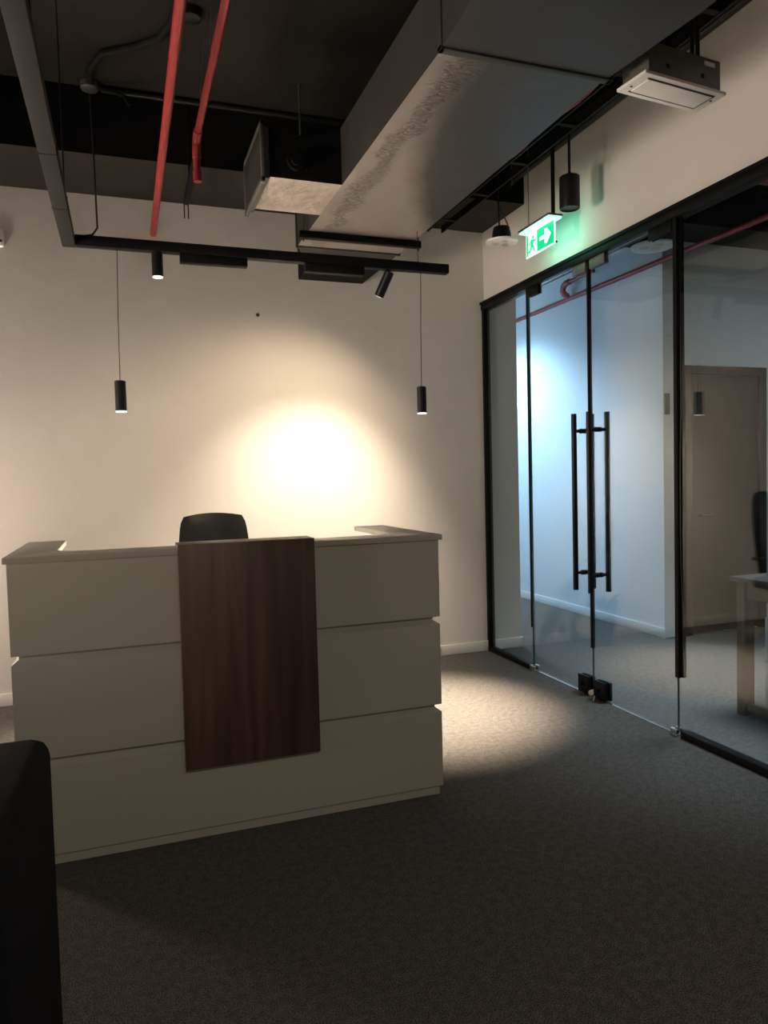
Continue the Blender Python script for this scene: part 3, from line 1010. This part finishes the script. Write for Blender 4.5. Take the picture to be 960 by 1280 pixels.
for x in (-.09, .09):
    obj('knockout', lb(x - .008, x + .008, -.0672, -.066, 2.945, 2.960, 0), BLACK, lp)
for x in (.120, .150):
    c = Lm @ Vector((x, .01, 0))
    obj('rod', tube(BM(), [(2.053 + c.x, 2.335 + c.y, 3.02), (2.053 + c.x, 2.335 + c.y, ZC)], .0085, 8), BLACKM, lp)

# ---------------------------------------------------------------- round downlight near the exit sign
def downlight(x, y, z, lab, nm='round_downlight', rad=.105, tilt=0):
    o = thing(nm, (x, y, z), lab, 'downlight', 'hung round downlights')
    obj('rim', lathe(BM(), [(rad * .80, z), (rad * .97, z), (rad, z + .006), (rad, z + .012), (rad * .6, z + .02)], (x, y), 28), WHITEP, o)
    lens = obj('lens', lathe(BM(), [(rad * .79, z - .001), (rad * .79, z + .003)], (x, y), 28), DIFF, o)
    bm = BM()
    for k in range(3):
        a = 2 * PI * k / 3 + .5
        lathe(bm, [(rad * .22, z - .003), (rad * .22, z - .0005)], (x + rad * .38 * math.cos(a), y + rad * .38 * math.sin(a)), 14)
    obj('led_cluster', bm, mat('led_optic', (.60, .52, .42), .3, .0, (20, .1)), lens)
    bm = lathe(BM(), [(rad * .60, z + .02), (rad * .58, z + .06), (rad * .5, z + .10)], (x, y), 16)
    for k in range(9):
        a = PI * k / 9
    obj('heat_sink', bm, BLACK, o)
    obj('rod', tube(BM(), [(x - .015, y, z + .09), (x - .03, y, ZC)], .006, 8), BLACKM, o)
    obj('cable', tube(BM(), [(x + .05, y, z + .10), (x + .045, y, z + .13), (x + .01, y, z + .19), (x - .02, y, z + .26)], .004, 6), PLASTIC, o)
    return o


downlight(2.40, 4.31, 2.965, 'white-rimmed round downlight hung beside the exit sign')
downlight(3.58, 4.27, 3.02, 'pale round downlight hung beyond the glass doors', rad=.15)

# black cylinder hung by the right wall
cy = thing('cylinder_downlight', (2.58, 3.80, 3.03), 'wide black cylinder downlight on a rod above the exit sign', 'downlight')
obj('shade', lathe(BM(), [(.050, 3.032), (.058, 3.025), (.060, 3.03), (.060, 3.21), (.055, 3.215)], (2.58, 3.80), 24), BLACKM, cy)
bm = tube(BM(), [(2.58, 3.80, 3.215), (2.58, 3.80, ZC)], .008, 8)
tube(bm, [(2.58, 3.80, 3.213), (2.58, 3.80, 3.235)], .016, 10)
obj('rod', bm, BLACKM, cy)

# ---------------------------------------------------------------- exit sign
ex = thing('exit_sign', (2.60, 4.163, 2.88), 'lit green exit sign with running figure and arrow, by the right wall', 'sign')
sy0, sy1, sz0, sz1 = 3.990, 4.336, 2.882, 3.040
obj('sign_plate', one(2.597, 2.605, sy0, sy1, sz0, sz1, .001), SWHITE, ex, 'glowing white plate')


def signpoly(polys, x, m, nm, parent, lab=None):
    """polys in sign coords: u to the right of the picture (toward -Y), v up, both metres"""
    bm = BM()
    for P in polys:
        vs = [bm.verts.new((x, sy1 - u, sz0 + v)) for u, v in P]
        bm.faces.new(vs)
    bmesh.ops.triangulate(bm, faces=bm.faces[:])
    ret = bmesh.ops.extrude_face_region(bm, geom=bm.faces[:])
    bmesh.ops.translate(bm, verts=[v for v in ret['geom'] if isinstance(v, bmesh.types.BMVert)], vec=(-.0006, 0, 0))
    return obj(nm, bm, m, parent, lab, smooth=False)


W, H = sy1 - sy0, sz1 - sz0
b_ = .010
signpoly([[(b_ + .130, b_), (W - b_, b_), (W - b_, H - b_), (b_ + .130, H - b_)]], 2.5968, SGREEN, 'arrow_field', ex, 'green field')
signpoly([[(b_, b_), (b_ + .020, b_), (b_ + .020, H - b_), (b_, H - b_)]], 2.5968, SGREEN, 'door_edge', ex)
cxa, cya = .242, H / 2
arrow = [(cxa - .072, cya - .012), (cxa + .022, cya - .012), (cxa - .010, cya - .046), (cxa + .018, cya - .046), (cxa + .064, cya), (cxa + .018, cya + .046), (cxa - .010, cya + .046), (cxa + .022, cya + .012), (cxa - .072, cya + .012)]
ar_bm = [arrow]
signpoly(ar_bm, 2.5960, SWHITE, 'arrow', ex, 'white arrow pointing right')
# running figure, green on white
q = []


def limb(a, b, wd):
    a, b = Vector(a), Vector(b)
    d = (b - a).normalized()
    n = Vector((-d.y, d.x)) * wd * 1.25
    q.append([tuple(a - n), tuple(b - n), tuple(b + n), tuple(a + n)])


hx, hy = .092, .118
q.append([(hx + .011 * math.cos(2 * PI * k / 12), hy + .011 * math.sin(2 * PI * k / 12)) for k in range(12)])
limb((.088, .104), (.074, .066), .011)
limb((.090, .100), (.112, .088), .005)
limb((.112, .088), (.124, .098), .005)
limb((.084, .102), (.058, .094), .005)
limb((.058, .094), (.048, .074), .005)
limb((.078, .068), (.100, .052), .007)
limb((.100, .052), (.104, .022), .006)
limb((.072, .068), (.062, .040), .007)
limb((.062, .040), (.034, .030), .006)
signpoly(q, 2.5962, SGREEN, 'running_figure', ex, 'green running figure')
obj('back_plate', one(2.6052, 2.6064, sy0 + .004, sy1 - .004, sz0 + .004, sz1 - .004), SBACK, ex, 'glowing rear face toward the wall')
bm = BM()
box(bm, 2.545, 2.650, sy0 - .012, sy1 + .012, sz1 + .012, sz1 + .024, .002)
can = obj('canopy', bm, GREYBOX, ex, 'flat grey canopy over the plate')
obj('canopy_lens', one(2.550, 2.645, sy0 - .008, sy1 + .008, sz1 + .0002, sz1 + .0118), SEDGE, ex)
obj('rod', tube(BM(), [(2.60, sy1 - .035, sz1 + .024), (2.60, sy1 - .035, ZC)], .003, 6), STEEL, ex, 'thin steel rod')
obj('conduit', tube(BM(), [(2.60, sy0 + .02, sz1 + .024), (2.60, sy0 + .015, ZC)], .013, 10), BLACK, ex, 'thick black conduit')
obj('bolt', lathe(BM(), [(.006, sz0 + .004), (.006, sz0 + .014)], (2.604, sy0 - .007), 10), PLASTIC, ex)

# ---------------------------------------------------------------- small things on the back wall
tag(obj('wall_plug', tube(BM(), [(.967, YB + .002, 2.65), (.967, YB - .012, 2.65)], .013, 10), PLASTIC), 'tiny black fixing hole plug on the back wall above the bright patch', 'plug')
ws = thing('wall_sensor', (-.735, YB - .03, 3.05), 'small white sensor cut off at the left edge, high on the back wall', 'sensor')
obj('body', one(-.80, -.665, YB - .045, YB, 3.00, 3.11, .012), WHITEP, ws)
obj('lens', tube(BM(), [(-.68, YB - .044, 3.03), (-.68, YB - .05, 3.03)], .009, 10), PLASTIC, ws)

# ---------------------------------------------------------------- beyond the glass
bp_ = tag(obj('sprinkler_pipe', tube(BM(), [(4.333, 0.5, 3.21), (4.333, YO, 3.21)], .022, 14), RED), 'long red sprinkler pipe along the blue-lit wall beyond the glass', 'pipe')
pe = obj('pipe_branch', tube(BM(), [(4.325, 6.42, 3.235), (4.285, 6.42, 3.25), (4.262, 6.42, 3.285), (4.26, 6.40, 3.325), (4.26, 6.36, 3.345), (4.26, 6.30, 3.348), (4.26, 6.29, 3.348), (4.26, 5.9, 3.348)], [.03, .03, .03, .03, .03, .03, .018, .018], 12), RED, bp_)
pe['label'] = 'small hooked elbow above the pipe'
tag(obj('sprinkler_pipe', tube(BM(), [(3.78, 3.62, 3.265), (5.6, 3.60, 3.265)], .024, 14), RED), 'short red cross pipe in the dark top right pane', 'pipe')
tag(obj('wall_switch', one(4.372, 4.425, 5.078, 5.09, 1.925, 2.105, .003), GREYBOX), 'grey control plate on the wall corner beyond the glass doors', 'switch')

tb = thing('office_table', (3.85, 2.75, 0), 'dark wooden table beyond the right glass panel', 'table')
obj('tabletop', one(3.35, 4.25, 1.6, 3.36, .79, .815, .003), TABLEW, tb)
for x in (3.37, 4.155):
    for y in (1.65, 3.265):
        obj('leg', one(x, x + .075, y, y + .06, 0, .79, .003), TABLEW, tb)
obj('apron', one(3.385, 3.405, 1.71, 3.265, .69, .79, .002), TABLEW, tb)
obj('apron', one(4.20, 4.22, 1.71, 3.265, .69, .79, .002), TABLEW, tb)
obj('stretcher', one(3.39, 3.425, 1.71, 3.265, .03, .07, .002), TABLEW, tb)
cb = thing('drawer_unit', (3.8, 2.95, 0), 'white drawer unit tucked under the dark table beyond the glass', 'cabinet')
obj('body', one(3.525, 4.02, 2.75, 3.255, .035, .585, .003), WHITEP, cb)
for z0, z1 in ((.045, .305), (.312, .575)):
    dw = obj('drawer', one(3.508, 3.524, 2.755, 3.25, z0, z1, .002), WHITEP, cb)
    obj('handle', one(3.498, 3.507, 2.95, 3.06, z1 - .04, z1 - .03, .001), CHROME, dw)
for x in (3.57, 3.97):
    for y in (2.8, 3.2):
        obj('caster', tube(BM(), [(x - .012, y, .0175), (x + .012, y, .0175)], .017, 10), PLASTIC, cb)
